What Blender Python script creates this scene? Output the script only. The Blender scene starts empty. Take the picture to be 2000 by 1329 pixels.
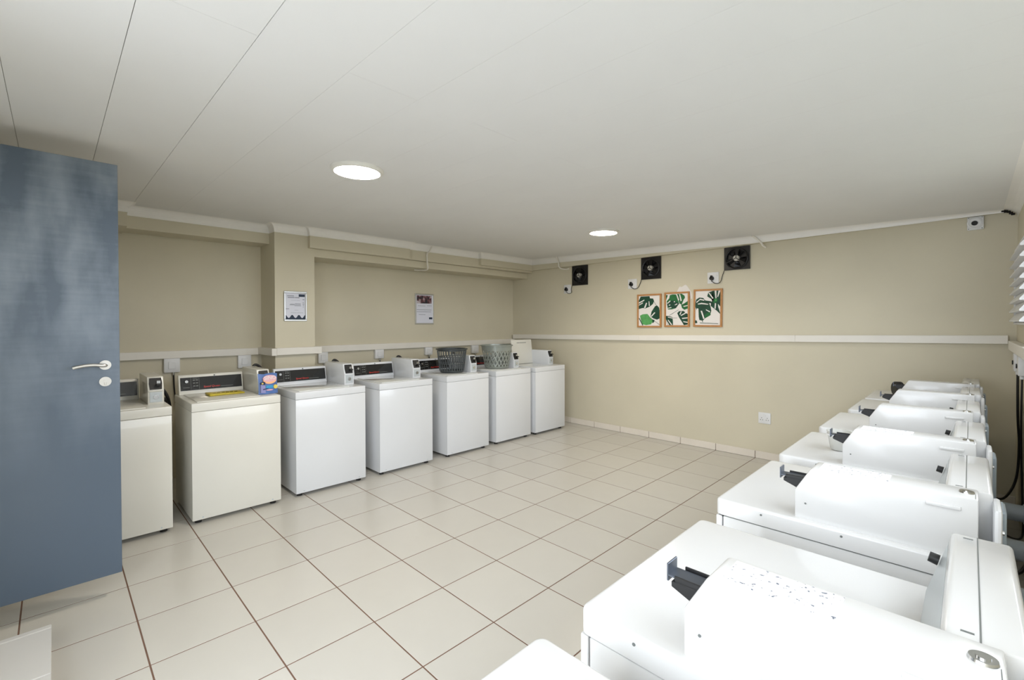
import bpy, bmesh, math, random
from mathutils import Vector, Matrix
random.seed(4)
PI = math.pi
SC = bpy.context.scene
COL = SC.collection

# ------------------------------------------------------------------ camera, sky, light, exposure
cam = bpy.data.cameras.new('camera')
cam.sensor_width = 36.0
cam.lens = 895.2456 / 2000.0 * 36.0
cam.shift_x = (1000 - 982.0138) / 2000.0
cam.shift_y = (642.3252 - 664.5) / 2000.0
cam.clip_start = 0.02
camo = bpy.data.objects.new('camera', cam)
COL.objects.link(camo)
camo.matrix_world = Matrix.Translation((3.9256, -0.3004, 1.5530)) @ \
    Matrix.Rotation(0.7951, 4, 'Z') @ Matrix.Rotation(1.5598, 4, 'X') @ Matrix.Rotation(-0.0027, 4, 'Z')
SC.camera = camo

W = bpy.data.worlds.new('overcast_sky')
SC.world = W
W.use_nodes = True
bgn = W.node_tree.nodes['Background']
bgn.inputs[0].default_value = (0.86, 0.92, 1.0, 1)
bgn.inputs[1].default_value = 5.2


def area(name, loc, target, sx, sy, power, color=(1, 1, 1), portal=False):
    l = bpy.data.lights.new(name, 'AREA')
    l.shape = 'RECTANGLE'
    l.size = sx
    l.size_y = sy
    l.energy = power
    l.color = color
    if portal:
        l.cycles.is_portal = True
    o = bpy.data.objects.new(name, l)
    COL.objects.link(o)
    o.location = loc
    d = Vector(target) - Vector(loc)
    o.rotation_euler = d.to_track_quat('-Z', 'Y').to_euler()
    return o


# daylight portals filling the open front behind the camera and the added right window band
area('shopfront_daylight', (3.05, -1.16, 1.15), (3.05, 0, 1.15), 2.1, 2.3, 1, portal=True)
area('right_window_daylight', (4.41, 2.1, 1.865), (0, 2.1, 1.865), 3.8, 0.83, 1, portal=True)

SC.view_settings.view_transform = 'Standard'
SC.view_settings.look = 'None'
SC.view_settings.exposure = 0.43
SC.view_settings.gamma = 1.0
SC.view_settings.use_curve_mapping = False


# ------------------------------------------------------------------ materials
def srgb(r, g, b):
    f = lambda c: c / 12.92 if c <= 0.04045 else ((c + 0.055) / 1.055) ** 2.4
    return (f(r / 255), f(g / 255), f(b / 255), 1)


def mat(name, col, rough=0.5, metal=0.0, spec=0.5, coat=0.0, var=0.0, vscale=3.0, bump=0.0, bscale=60.0,
        rand=0.0, emit=None, estr=0.0, trans=0.0, alpha=1.0):
    m = bpy.data.materials.new(name)
    m.use_nodes = True
    nt = m.node_tree
    b = nt.nodes['Principled BSDF']
    c = srgb(*col)
    b.inputs['Base Color'].default_value = c
    b.inputs['Roughness'].default_value = rough
    b.inputs['Metallic'].default_value = metal
    b.inputs['Specular IOR Level'].default_value = spec
    b.inputs['Coat Weight'].default_value = coat
    b.inputs['Transmission Weight'].default_value = trans
    b.inputs['Alpha'].default_value = alpha
    if emit:
        b.inputs['Emission Color'].default_value = srgb(*emit)
        b.inputs['Emission Strength'].default_value = estr
    tc = nt.nodes.new('ShaderNodeTexCoord')
    last = None
    if var > 0:
        n = nt.nodes.new('ShaderNodeTexNoise')
        n.inputs['Scale'].default_value = vscale
        n.inputs['Detail'].default_value = 5
        nt.links.new(tc.outputs['Object'], n.inputs['Vector'])
        r = nt.nodes.new('ShaderNodeMapRange')
        r.inputs[1].default_value = 0.3
        r.inputs[2].default_value = 0.7
        r.inputs[3].default_value = 1 - var
        r.inputs[4].default_value = 1 + var
        nt.links.new(n.outputs[0], r.inputs[0])
        mx = nt.nodes.new('ShaderNodeMix')
        mx.data_type = 'RGBA'
        mx.blend_type = 'MULTIPLY'
        mx.inputs[0].default_value = 1
        mx.inputs[6].default_value = c
        nt.links.new(r.outputs[0], mx.inputs[7])
        last = mx.outputs[2]
    if rand > 0:
        oi = nt.nodes.new('ShaderNodeObjectInfo')
        r = nt.nodes.new('ShaderNodeMapRange')
        r.inputs[3].default_value = 1 - rand
        r.inputs[4].default_value = 1 + rand
        nt.links.new(oi.outputs['Random'], r.inputs[0])
        mx = nt.nodes.new('ShaderNodeMix')
        mx.data_type = 'RGBA'
        mx.blend_type = 'MULTIPLY'
        mx.inputs[0].default_value = 1
        mx.inputs[6].default_value = c
        if last:
            nt.links.new(last, mx.inputs[6])
        nt.links.new(r.outputs[0], mx.inputs[7])
        last = mx.outputs[2]
    if last:
        nt.links.new(last, b.inputs['Base Color'])
    if bump > 0:
        n = nt.nodes.new('ShaderNodeTexNoise')
        n.inputs['Scale'].default_value = bscale
        n.inputs['Detail'].default_value = 3
        nt.links.new(tc.outputs['Object'], n.inputs['Vector'])
        bn = nt.nodes.new('ShaderNodeBump')
        bn.inputs['Strength'].default_value = bump
        bn.inputs['Distance'].default_value = 0.004
        nt.links.new(n.outputs[0], bn.inputs['Height'])
        nt.links.new(bn.outputs[0], b.inputs['Normal'])
    return m


M = {}
M['wall'] = mat('wall_paint', (215, 208, 186), 0.75, var=0.035, vscale=1.3, bump=0.12, bscale=40)
M['ceiling'] = mat('ceiling_board_paint', (234, 234, 233), 0.6, var=0.012, vscale=2.0, bump=0.05, bscale=30)
M['ceil_gap'] = mat('ceiling_gap', (150, 146, 135), 0.9)
M['cove'] = mat('cove_white', (248, 246, 242), 0.5, var=0.02, vscale=4)
M['grout'] = mat('grout', (118, 90, 74), 0.9, var=0.12, vscale=9)
M['tile'] = mat('floor_tile', (205, 202, 194), 0.27, var=0.025, vscale=2.5, rand=0.02, bump=0.03, bscale=12)
M['skirt'] = mat('skirting_tile', (232, 224, 212), 0.35, var=0.03, vscale=5)
M['trunk'] = mat('cable_trunking', (238, 234, 225), 0.45, var=0.02, vscale=5)
M['whiteapp'] = mat('white_enamel', (225, 228, 232), 0.25, coat=0.3, var=0.006, vscale=3)
M['creamapp'] = mat('cream_enamel', (226, 225, 217), 0.28, coat=0.3, var=0.012, vscale=3)
M['creamside'] = M['creamapp']
M['dryapp'] = mat('dryer_enamel', (224, 224, 223), 0.25, coat=0.3, var=0.006, vscale=3)
M['lidtop'] = mat('lid_enamel', (226, 229, 228), 0.1, coat=0.6)
M['black'] = mat('console_black', (28, 28, 30), 0.12, coat=0.5)
M['blackm'] = mat('matt_black', (22, 22, 23), 0.5)
M['rubber'] = mat('rubber_foot', (30, 28, 26), 0.8)
M['greyprint'] = mat('grey_print', (118, 122, 120), 0.4)
M['red'] = mat('red_print', (226, 52, 38), 0.35)
M['chrome'] = mat('chrome', (214, 216, 218), 0.18, metal=1.0)
M['steel'] = mat('brushed_steel', (206, 204, 200), 0.3, metal=1.0, bump=0.05, bscale=200)
M['darksteel'] = mat('dark_steel', (96, 102, 112), 0.35, metal=0.6)
M['alu'] = mat('aluminium_frame', (196, 197, 195), 0.3, metal=0.8)
M['greypanel'] = mat('grey_panel', (196, 203, 206), 0.35, metal=0.2)
M['whiteplastic'] = mat('white_plastic', (232, 233, 234), 0.4)
M['bluewhite'] = mat('pale_blue_plastic', (190, 205, 220), 0.4)
M['duct'] = mat('pale_duct', (222, 233, 243), 0.35, var=0.03, vscale=8)
M['cable'] = mat('black_cable', (20, 20, 22), 0.45)
M['fanblack'] = mat('fan_black', (16, 15, 18), 0.35)
M['fanblade'] = mat('fan_blade', (26, 26, 30), 0.22, metal=0.4)
M['fanhub'] = mat('fan_hub', (190, 188, 180), 0.4, metal=0.1)
M['wood'] = mat('oak_frame', (186, 134, 82), 0.5, var=0.1, vscale=30)
M['paper'] = mat('paper_white', (236, 232, 228), 0.7)
M['noticepaper'] = mat('notice_paper', (226, 228, 240), 0.6)
M['ink'] = mat('notice_ink', (112, 118, 130), 0.7)
M['inkpale'] = mat('notice_ink_pale', (186, 190, 202), 0.7)
M['navy'] = mat('notice_navy', (36, 52, 74), 0.6)
M['photo'] = None
M['leafdark'] = mat('leaf_dark_green', (14, 66, 46), 0.6, var=0.25, vscale=22)
M['leafmid'] = mat('leaf_mid_green', (24, 104, 52), 0.6, var=0.25, vscale=22)
M['leaflight'] = mat('leaf_light_green', (88, 164, 92), 0.6, var=0.15, vscale=22)
M['basketdark'] = mat('dark_grey_plastic', (62, 68, 70), 0.35, var=0.05, vscale=10)
M['basketgrey'] = mat('silver_grey_plastic', (150, 156, 150), 0.3, metal=0.25)
M['lamptrim'] = mat('lamp_trim', (238, 236, 230), 0.4)
M['lamp'] = mat('lamp_diffuser', (255, 255, 255), 0.4, emit=(255, 243, 226), estr=72)
M['pblue'] = mat('packet_blue', (84, 116, 176), 0.35, var=0.15, vscale=14)
M['pviolet'] = mat('packet_violet', (140, 140, 190), 0.35)
M['ppink'] = mat('packet_pink', (226, 176, 188), 0.35)
M['porange'] = mat('packet_orange', (246, 184, 136), 0.35)
M['pcyan'] = mat('packet_cyan', (48, 150, 200), 0.35)
M['pyellow'] = mat('packet_yellow', (226, 202, 90), 0.35)
M['pnavy'] = mat('packet_navy', (28, 34, 72), 0.35)
M['yellowp'] = mat('yellow_pouch', (196, 176, 44), 0.4, var=0.15, vscale=25, bump=0.3, bscale=25)
M['olive'] = mat('olive_print', (120, 108, 40), 0.5)
M['tub'] = mat('translucent_tub', (232, 232, 226), 0.25, spec=0.5, trans=0.35)
M['slate'] = mat('paving', (214, 214, 214), 0.8, var=0.06, vscale=3)
M['bounce_cut'] = mat('bounce_cut_ground', (62, 66, 52), 0.95, var=0.2, vscale=2)
M['seam_shade'] = mat('grey_seam_shade', (96, 96, 98), 0.8)  # dark tone standing in for shade in the dryer seams
M['dark'] = mat('dark_gap', (24, 21, 18), 0.95)
M['steptile'] = mat('step_tile', (214, 212, 208), 0.3, var=0.015, vscale=6)
M['label'] = mat('grey_label', (205, 208, 205), 0.5)


def door_paint():
    m = mat('blue_grey_door_paint', (88, 103, 120), 0.34, bump=0.06, bscale=25)
    nt = m.node_tree
    b = nt.nodes['Principled BSDF']
    tc = nt.nodes.new('ShaderNodeTexCoord')
    mp = nt.nodes.new('ShaderNodeMapping')
    mp.inputs['Scale'].default_value = (1, 3.6, 1.3)
    nt.links.new(tc.outputs['Object'], mp.inputs[0])
    n = nt.nodes.new('ShaderNodeTexNoise')
    n.inputs['Scale'].default_value = 1.6
    n.inputs['Detail'].default_value = 6
    nt.links.new(mp.outputs[0], n.inputs['Vector'])
    mp2 = nt.nodes.new('ShaderNodeMapping')
    mp2.inputs['Scale'].default_value = (1, 1.5, 14.0)
    nt.links.new(tc.outputs['Object'], mp2.inputs[0])
    n2 = nt.nodes.new('ShaderNodeTexNoise')
    n2.inputs['Scale'].default_value = 3.0
    n2.inputs['Detail'].default_value = 6
    nt.links.new(mp2.outputs[0], n2.inputs['Vector'])
    # rubbed, chalky wear, stronger on the upper half of the leaf
    sx = nt.nodes.new('ShaderNodeSeparateXYZ')
    nt.links.new(tc.outputs['Object'], sx.inputs[0])
    hz = nt.nodes.new('ShaderNodeMapRange')
    hz.inputs[1].default_value = 0.7
    hz.inputs[2].default_value = 1.8
    nt.links.new(sx.outputs[2], hz.inputs[0])
    a1 = nt.nodes.new('ShaderNodeMath')
    a1.operation = 'MULTIPLY_ADD'
    a1.inputs[1].default_value = 0.18
    nt.links.new(n2.outputs[0], a1.inputs[0])
    nt.links.new(n.outputs[0], a1.inputs[2])
    r = nt.nodes.new('ShaderNodeMapRange')
    r.inputs[1].default_value = 0.46
    r.inputs[2].default_value = 0.80
    nt.links.new(a1.outputs[0], r.inputs[0])
    mm = nt.nodes.new('ShaderNodeMath')
    mm.operation = 'MULTIPLY'
    nt.links.new(r.outputs[0], mm.inputs[0])
    nt.links.new(hz.outputs[0], mm.inputs[1])
    mx = nt.nodes.new('ShaderNodeMix')
    mx.data_type = 'RGBA'
    mx.inputs[6].default_value = srgb(84, 98, 114)
    mx.inputs[7].default_value = srgb(136, 147, 160)
    nt.links.new(mm.outputs[0], mx.inputs[0])
    nt.links.new(mx.outputs[2], b.inputs['Base Color'])
    rr = nt.nodes.new('ShaderNodeMapRange')
    rr.inputs[3].default_value = 0.3
    rr.inputs[4].default_value = 0.5
    nt.links.new(r.outputs[0], rr.inputs[0])
    nt.links.new(rr.outputs[0], b.inputs['Roughness'])
    return m


def print_mat(name, base, ink, scale, cut):
    """paper printed with small scattered marks (flat print)"""
    m = mat(name, base, 0.5)
    nt = m.node_tree
    b = nt.nodes['Principled BSDF']
    tc = nt.nodes.new('ShaderNodeTexCoord')
    n = nt.nodes.new('ShaderNodeTexNoise')
    n.inputs['Scale'].default_value = scale
    n.inputs['Detail'].default_value = 2
    nt.links.new(tc.outputs['Object'], n.inputs['Vector'])
    r = nt.nodes.new('ShaderNodeMapRange')
    r.inputs[1].default_value = cut
    r.inputs[2].default_value = cut + 0.04
    nt.links.new(n.outputs[0], r.inputs[0])
    mx = nt.nodes.new('ShaderNodeMix')
    mx.data_type = 'RGBA'
    mx.inputs[6].default_value = srgb(*base)
    mx.inputs[7].default_value = srgb(*ink)
    nt.links.new(r.outputs[0], mx.inputs[0])
    nt.links.new(mx.outputs[2], b.inputs['Base Color'])
    return m


def photo_mat():
    m = mat('notice_photo', (90, 60, 66), 0.5)
    nt = m.node_tree
    b = nt.nodes['Principled BSDF']
    tc = nt.nodes.new('ShaderNodeTexCoord')
    n = nt.nodes.new('ShaderNodeTexNoise')
    n.inputs['Scale'].default_value = 16
    n.inputs['Detail'].default_value = 1
    nt.links.new(tc.outputs['Object'], n.inputs['Vector'])
    cr = nt.nodes.new('ShaderNodeValToRGB')
    e = cr.color_ramp.elements
    e[0].position = 0.36
    e[0].color = srgb(36, 38, 48)
    e[1].position = 0.66
    e[1].color = srgb(200, 190, 196)
    x = cr.color_ramp.elements.new(0.48)
    x.color = srgb(110, 62, 70)
    nt.links.new(n.outputs[0], cr.inputs[0])
    nt.links.new(cr.outputs[0], b.inputs['Base Color'])
    return m


M['door'] = door_paint()
M['sticker'] = print_mat('instruction_print', (240, 240, 241), (108, 114, 128), 135, 0.63)
M['photo'] = photo_mat()


# ------------------------------------------------------------------ mesh helpers
def B():
    return bmesh.new()


def merge(bm, t):
    me = bpy.data.meshes.new('tmp')
    t.to_mesh(me)
    t.free()
    bm.from_mesh(me)
    bpy.data.meshes.remove(me)


def box(bm, x0, x1, y0, y1, z0, z1, bev=0.0, seg=2, rot=None, piv=None):
    t = bmesh.new()
    bmesh.ops.create_cube(t, size=1)
    for v in t.verts:
        v.co = Vector((x0 + (v.co.x + .5) * (x1 - x0), y0 + (v.co.y + .5) * (y1 - y0), z0 + (v.co.z + .5) * (z1 - z0)))
    if bev > 0:
        bmesh.ops.bevel(t, geom=t.edges[:], offset=bev, segments=seg, profile=0.5, affect='EDGES')
    if rot is not None:
        p = Vector(piv) if piv else Vector(((x0 + x1) / 2, (y0 + y1) / 2, (z0 + z1) / 2))
        for v in t.verts:
            v.co = rot @ (v.co - p) + p
    merge(bm, t)
    return bm


def prism(bm, pts, axis, a0, a1, bev=0.0, seg=2):
    """extrude a closed 2-D outline along an axis; pts are in the order of the other two axes (cyclic x,y,z)"""
    t = bmesh.new()

    def P(p, a):
        if axis == 'x':
            return (a, p[0], p[1])
        if axis == 'y':
            return (p[0], a, p[1])
        return (p[0], p[1], a)
    v0 = [t.verts.new(P(p, a0)) for p in pts]
    v1 = [t.verts.new(P(p, a1)) for p in pts]
    n = len(pts)
    t.faces.new(v0)
    t.faces.new(v1[::-1])
    for i in range(n):
        t.faces.new((v0[i], v0[(i + 1) % n], v1[(i + 1) % n], v1[i]))
    bmesh.ops.recalc_face_normals(t, faces=t.faces[:])
    if bev > 0:
        bmesh.ops.bevel(t, geom=t.edges[:], offset=bev, segments=seg, profile=0.5, affect='EDGES')
    merge(bm, t)
    return bm


def column(bm, pts, zbot, ztop):
    """vertical prism on footprint pts; zbot/ztop may be callables of (x, y)"""
    t = bmesh.new()
    f = lambda z, p: z(*p) if callable(z) else z
    v0 = [t.verts.new((p[0], p[1], f(zbot, p))) for p in pts]
    v1 = [t.verts.new((p[0], p[1], f(ztop, p))) for p in pts]
    n = len(pts)
    t.faces.new(v0)
    t.faces.new(v1[::-1])
    for i in range(n):
        t.faces.new((v0[i], v0[(i + 1) % n], v1[(i + 1) % n], v1[i]))
    bmesh.ops.recalc_face_normals(t, faces=t.faces[:])
    merge(bm, t)
    return bm


def cyl(bm, p0, p1, r0, r1=None, n=20, cap=True):
    r1 = r0 if r1 is None else r1
    p0, p1 = Vector(p0), Vector(p1)
    d = (p1 - p0).normalized()
    u = d.orthogonal().normalized()
    w = d.cross(u)
    a = [bm.verts.new(p0 + r0 * (math.cos(2 * PI * i / n) * u + math.sin(2 * PI * i / n) * w)) for i in range(n)]
    b = [bm.verts.new(p1 + r1 * (math.cos(2 * PI * i / n) * u + math.sin(2 * PI * i / n) * w)) for i in range(n)]
    for i in range(n):
        bm.faces.new((a[i], a[(i + 1) % n], b[(i + 1) % n], b[i]))
    if cap:
        bm.faces.new(a[::-1])
        bm.faces.new(b)
    return bm


def spline(pts, k=6):
    pts = [Vector(p) for p in pts]
    out = []
    for i in range(len(pts) - 1):
        p0, p1, p2, p3 = pts[max(i - 1, 0)], pts[i], pts[i + 1], pts[min(i + 2, len(pts) - 1)]
        for j in range(k):
            t = j / k
            out.append(0.5 * ((2 * p1) + (p2 - p0) * t + (2 * p0 - 5 * p1 + 4 * p2 - p3) * t * t + (3 * p1 - p0 - 3 * p2 + p3) * t ** 3))
    out.append(pts[-1])
    return out


def tube(bm, pts, r, n=8, rs=None, flat=1.0, closed=False):
    pts = [Vector(p) for p in pts]
    rings = []
    u = None
    for i, p in enumerate(pts):
        if closed:
            d = (pts[(i + 1) % len(pts)] - pts[i - 1]).normalized()
        else:
            d = (pts[min(i + 1, len(pts) - 1)] - pts[max(i - 1, 0)]).normalized()
        if u is None:
            u = d.orthogonal().normalized()
        else:
            u = (u - d * u.dot(d)).normalized()
        w = d.cross(u)
        rr = rs[i] if rs else r
        rings.append([bm.verts.new(p + rr * (math.cos(2 * PI * k / n) * u + flat * math.sin(2 * PI * k / n) * w)) for k in range(n)])
    m = len(rings)
    for i in range(m if closed else m - 1):
        a, b = rings[i], rings[(i + 1) % m]
        for k in range(n):
            bm.faces.new((a[k], a[(k + 1) % n], b[(k + 1) % n], b[k]))
    if not closed:
        bm.faces.new(rings[0][::-1])
        bm.faces.new(rings[-1])
    return bm


def lathe(bm, prof, n=32, c=(0, 0, 0), closed=False):
    c = Vector(c)
    rings = [[bm.verts.new(c + Vector((r * math.cos(2 * PI * i / n), r * math.sin(2 * PI * i / n), z))) for i in range(n)] for r, z in prof]
    m = len(rings)
    for j in range(m if closed else m - 1):
        a, b = rings[j], rings[(j + 1) % m]
        for i in range(n):
            bm.faces.new((a[i], a[(i + 1) % n], b[(i + 1) % n], b[i]))
    return bm


def xform(bm, mtx):
    bmesh.ops.transform(bm, matrix=mtx, verts=bm.verts[:])
    return bm


def obj(name, bm, m, parent=None, smooth=False, loc=None):
    bmesh.ops.recalc_face_normals(bm, faces=bm.faces[:])
    me = bpy.data.meshes.new(name)
    bm.to_mesh(me)
    bm.free()
    me.materials.append(m)
    if smooth:
        for p in me.polygons:
            p.use_smooth = True
        try:
            me.set_sharp_from_angle(angle=math.radians(40))
        except Exception:
            pass
    o = bpy.data.objects.new(name, me)
    COL.objects.link(o)
    if parent:
        o.parent = parent
    if loc:
        o.location = loc
    return o


def tag(o, label, cat, group=None, kind=None):
    o['label'] = label
    o['category'] = cat
    if group:
        o['group'] = group
    if kind:
        o['kind'] = kind
    return o


def thing(name, label, cat, loc, rz=0.0, group=None):
    o = bpy.data.objects.new(name, None)
    o.empty_display_size = 0.1
    COL.objects.link(o)
    o.location = loc
    o.rotation_euler = (0, 0, rz)
    return tag(o, label, cat, group)


def struct(name, bm, m, label, cat, smooth=False):
    return tag(obj(name, bm, m, smooth=smooth), label, cat, kind='structure')


def text_bm(body, size, depth=0.0008, shear=0.0):
    cu = bpy.data.curves.new('t', 'FONT')
    cu.body = body
    cu.size = size
    cu.extrude = depth
    cu.shear = shear
    cu.align_x = 'CENTER'
    cu.align_y = 'CENTER'
    o = bpy.data.objects.new('t', cu)
    COL.objects.link(o)
    me = bpy.data.meshes.new_from_object(o)
    bm = bmesh.new()
    bm.from_mesh(me)
    bpy.data.objects.remove(o)
    bpy.data.curves.remove(cu)
    bpy.data.meshes.remove(me)
    return bm


def ceil_z(x, y):
    return 2.597 - 0.022 * x - 0.002 * y


# ------------------------------------------------------------------ floor
XL, XR, YF, YB = -1.70, 4.20, -0.95, 5.47
T = 0.44
fl = box(B(), XL - .2, XR + .2, YF - .2, YB + .2, -0.12, -0.0012)
floor = struct('floor', fl, M['grout'], 'cream tiled floor with brown grout joints', 'floor')
G = 0.0034
full = None
i0, i1 = math.floor(XL / T), math.floor(XR / T)
j0, j1 = math.floor(YF / T), math.floor(YB / T)
for i in range(i0, i1 + 1):
    for j in range(j0, j1 + 1):
        x0, x1 = max(i * T + G, XL), min((i + 1) * T - G, XR)
        y0, y1 = max(j * T + G, YF), min((j + 1) * T - G, YB)
        if x1 - x0 < 0.02 or y1 - y0 < 0.02:
            continue
        whole = abs(x1 - x0 - T + 2 * G) < 1e-6 and abs(y1 - y0 - T + 2 * G) < 1e-6
        if whole and full is not None:
            o = bpy.data.objects.new('floor_tile', full)
            COL.objects.link(o)
            o.parent = floor
            o.location = (i * T, j * T, 0)
            continue
        t = bmesh.new()
        box(t, x0 - i * T, x1 - i * T, y0 - j * T, y1 - j * T, -0.012, 0.0)
        # softened top arris
        tops = [e for e in t.edges if all(abs(v.co.z) < 1e-6 for v in e.verts)]
        bmesh.ops.bevel(t, geom=tops, offset=0.0008, segments=1, affect='EDGES')
        o = obj('floor_tile', t, M['tile'], floor, loc=(i * T, j * T, 0))
        if whole:
            full = o.data

# ------------------------------------------------------------------ walls
TOP = lambda x, y: ceil_z(x, y) + 0.03
wl = column(B(), [(XL - .2, YF - .2), (XL, YF - .2), (XL, YB), (XL - .2, YB)], -0.1, TOP)
wall_left = struct('wall_left', wl, M['wall'], 'beige painted left wall with two recessed bays behind the washers', 'wall')
PX = -1.247
obj('pilaster', column(B(), [(XL - .02, 1.383), (PX, 1.383), (PX, 1.805), (XL - .02, 1.805)], 0, TOP), M['wall'], wall_left)
obj('boxed_beam', column(B(), [(XL - .02, YF), (-1.24, YF), (-1.24, .17), (XL - .02, .17)], 2.415, TOP), M['wall'], wall_left)
obj('boxed_beam', column(B(), [(XL - .02, .17), (-1.41, .17), (-1.41, 1.383), (XL - .02, 1.383)], 2.426, TOP), M['wall'], wall_left)
obj('boxed_beam', column(B(), [(XL - .02, 1.805), (-1.26, 1.805), (-1.35, YB), (XL - .02, YB)], 2.312, 2.399), M['wall'], wall_left)
obj('boxed_beam', column(B(), [(XL - .02, 1.805), (PX, 1.805), (PX, YB), (XL - .02, YB)], 2.402, TOP), M['wall'], wall_left)
obj('boxed_beam', column(B(), [(XL, 1.735), (-1.19, 1.735), (-1.19, 3.03), (XL, 3.03)], 2.40, TOP), M['wall'], wall_left)
obj('boxed_beam', column(B(), [(XL, 4.27), (-1.19, 4.27), (-1.19, YB), (XL, YB)], 2.432, TOP), M['wall'], wall_left)

wb = column(B(), [(XL - .2, YB), (XR + .2, YB), (XR + .2, YB + .2), (XL - .2, YB + .2)], -0.1, TOP)
wall_back = struct('wall_back', wb, M['wall'], 'beige painted back wall carrying the fans and pictures', 'wall')
lip = [(-1.25, 2.437), (.4, 2.444), (1.8, 2.452), (2.8, 2.468), (3.6, 2.478), (4.2, 2.482)]
t = B()
for (xa, za), (xb, zb) in zip(lip, lip[1:]):
    column(t, [(xa, 5.41), (xb, 5.41), (xb, YB + .01), (xa, YB + .01)], lambda x, y: za + (zb - za) * (x - xa) / (xb - xa), TOP)
obj('boxed_beam', t, M['wall'], wall_back)

wr = B()
WY0, WY1, WZ0, WZ1 = 0.20, 4.00, 1.45, 2.28       # unseen window band above the dryers, added to light the left wall
for ya, yb, za, zb in [(YF - .2, WY0, -.1, TOP), (WY1, YB, -.1, TOP), (WY0, WY1, -.1, WZ0), (WY0, WY1, WZ1, TOP)]:
    column(wr, [(XR, ya), (XR + .2, ya), (XR + .2, yb), (XR, yb)], za, zb)
wall_right = struct('wall_right', wr, M['wall'], 'beige painted right wall behind the dryers', 'wall')

OP = [(2.00, 4.10, 2.30)]      # the wide open shopfront in the front wall
t = B()
edges = [XL - .2] + [v for o in OP for v in o[:2]] + [XR + .2]
for k in range(0, len(edges), 2):
    column(t, [(edges[k], YF - .2), (edges[k + 1], YF - .2), (edges[k + 1], YF), (edges[k], YF)], -0.1, TOP)
for a, b, h in OP:
    column(t, [(a, YF - .2), (b, YF - .2), (b, YF), (a, YF)], h, TOP)
wall_front = struct('wall_front', t, M['wall'], 'beige front wall behind the camera with its doorway and wide opening', 'wall')

pv = struct('trim_1', box(B(), -10, XR + .2, -40, YF - .2, -0.2, -0.02), M['slate'], 'unseen pale paving outside the open front, bouncing daylight onto the ceiling', 'paving')  # out of view, kept pale to bounce daylight up to the ceiling

struct('trim_9', box(B(), XR + .201, 60, -40, 40, -0.2, -0.02), M['bounce_cut'], 'unseen dark ground outside the right wall, added to cut light bounce', 'ground')  # out of view, kept dark so less light bounces onto the ceiling

# step at the doorway
st = struct('trim_2', box(B(), 0.835, 1.62, YF - .1, -0.322, 0.0, 0.098), M['skirt'], 'low white tiled step in the bottom left corner', 'step')
nb = 0.036
obj('nosing_tile', box(B(), 0.83, 0.83 + nb, YF - .1, -0.32, 0.094, 0.11, 0.004), M['steptile'], st)
for k in range(2):
    xa = 0.83 + nb + 0.003 + k * 0.40
    for (ya, yb) in ((-0.72, -0.32), (YF - .1, -0.723)):
        obj('step_tile', box(B(), xa, min(xa + 0.397, 1.62), ya, yb, 0.094, 0.11, 0.002, 1), M['steptile'], st)

# ------------------------------------------------------------------ ceiling
def slab(bm, x0, x1, y0, y1, zlow, zup):
    column(bm, [(x0, y0), (x1, y0), (x1, y1), (x0, y1)], lambda x, y: ceil_z(x, y) + zlow, lambda x, y: ceil_z(x, y) + zup)
    return bm


ceiling = struct('ceiling', slab(B(), XL - .2, XR + .2, YF - .2, YB + .2, 0.006, 0.12), M['ceil_gap'],
                 'white boarded ceiling with thin straight joints', 'ceiling')
PIT = 0.325
y = 0.215 - 4 * PIT
k = 0
while y < YB:
    gap = lambda yy: .001 if yy < .4 else .0004      # the joints nearer the back are filled and painted over
    y0, y1 = max(y + gap(y), YF - .1), min(y + PIT - gap(y + PIT), YB)
    if y1 > y0:
        cuts = [XL, XR]
        if k % 2 == 1:
            cuts = [XL, 2.20, XR]
        for xa, xb in zip(cuts, cuts[1:]):
            obj('ceiling_board', slab(B(), xa + .0005, xb - .0005, y0, y1, 0.0, 0.008), M['ceiling'], ceiling)
    y += PIT
    k += 1


# ------------------------------------------------------------------ cove cornice
def cove(bm, path, h, p, hs=None):
    """plaster cove along path (room on the right hand side of travel), following the sloped ceiling"""
    n = len(path)
    prof = []
    for s in range(7):
        a = s / 6 * PI / 2
        prof.append((p * (1 - math.cos(a)), h * (1 - math.sin(a))))   # (offset, drop)
    prof = [(0.004, h), ] + prof[0:]
    rings = []
    for i in range(n):
        v = Vector(path[i])
        d0 = (v - Vector(path[i - 1])).normalized() if i > 0 else None
        d1 = (Vector(path[i + 1]) - v).normalized() if i < n - 1 else None
        nrm = lambda d: Vector((d.y, -d.x))
        if d0 is None:
            mt = nrm(d1)
        elif d1 is None:
            mt = nrm(d0)
        else:
            a, b = nrm(d0), nrm(d1)
            mt = (a + b) / (1 + a.dot(b))
        s = hs[i] if hs else 1
        ring = []
        for (o, dr) in prof:
            q = v + mt * (o if s > .5 else o * .7)
            ring.append(bm.verts.new((q.x, q.y, ceil_z(q.x, q.y) - dr * s)))
        q = v
        ring.append(bm.verts.new((q.x, q.y, ceil_z(q.x, q.y) + .002)))
        ring.append(bm.verts.new((q.x, q.y, ceil_z(q.x, q.y) - h * s)))
        rings.append(ring)
    m = len(rings[0])
    for a, b in zip(rings, rings[1:]):
        for k in range(m - 1):
            bm.faces.new((a[k], a[k + 1], b[k + 1], b[k]))
    return bm


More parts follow.
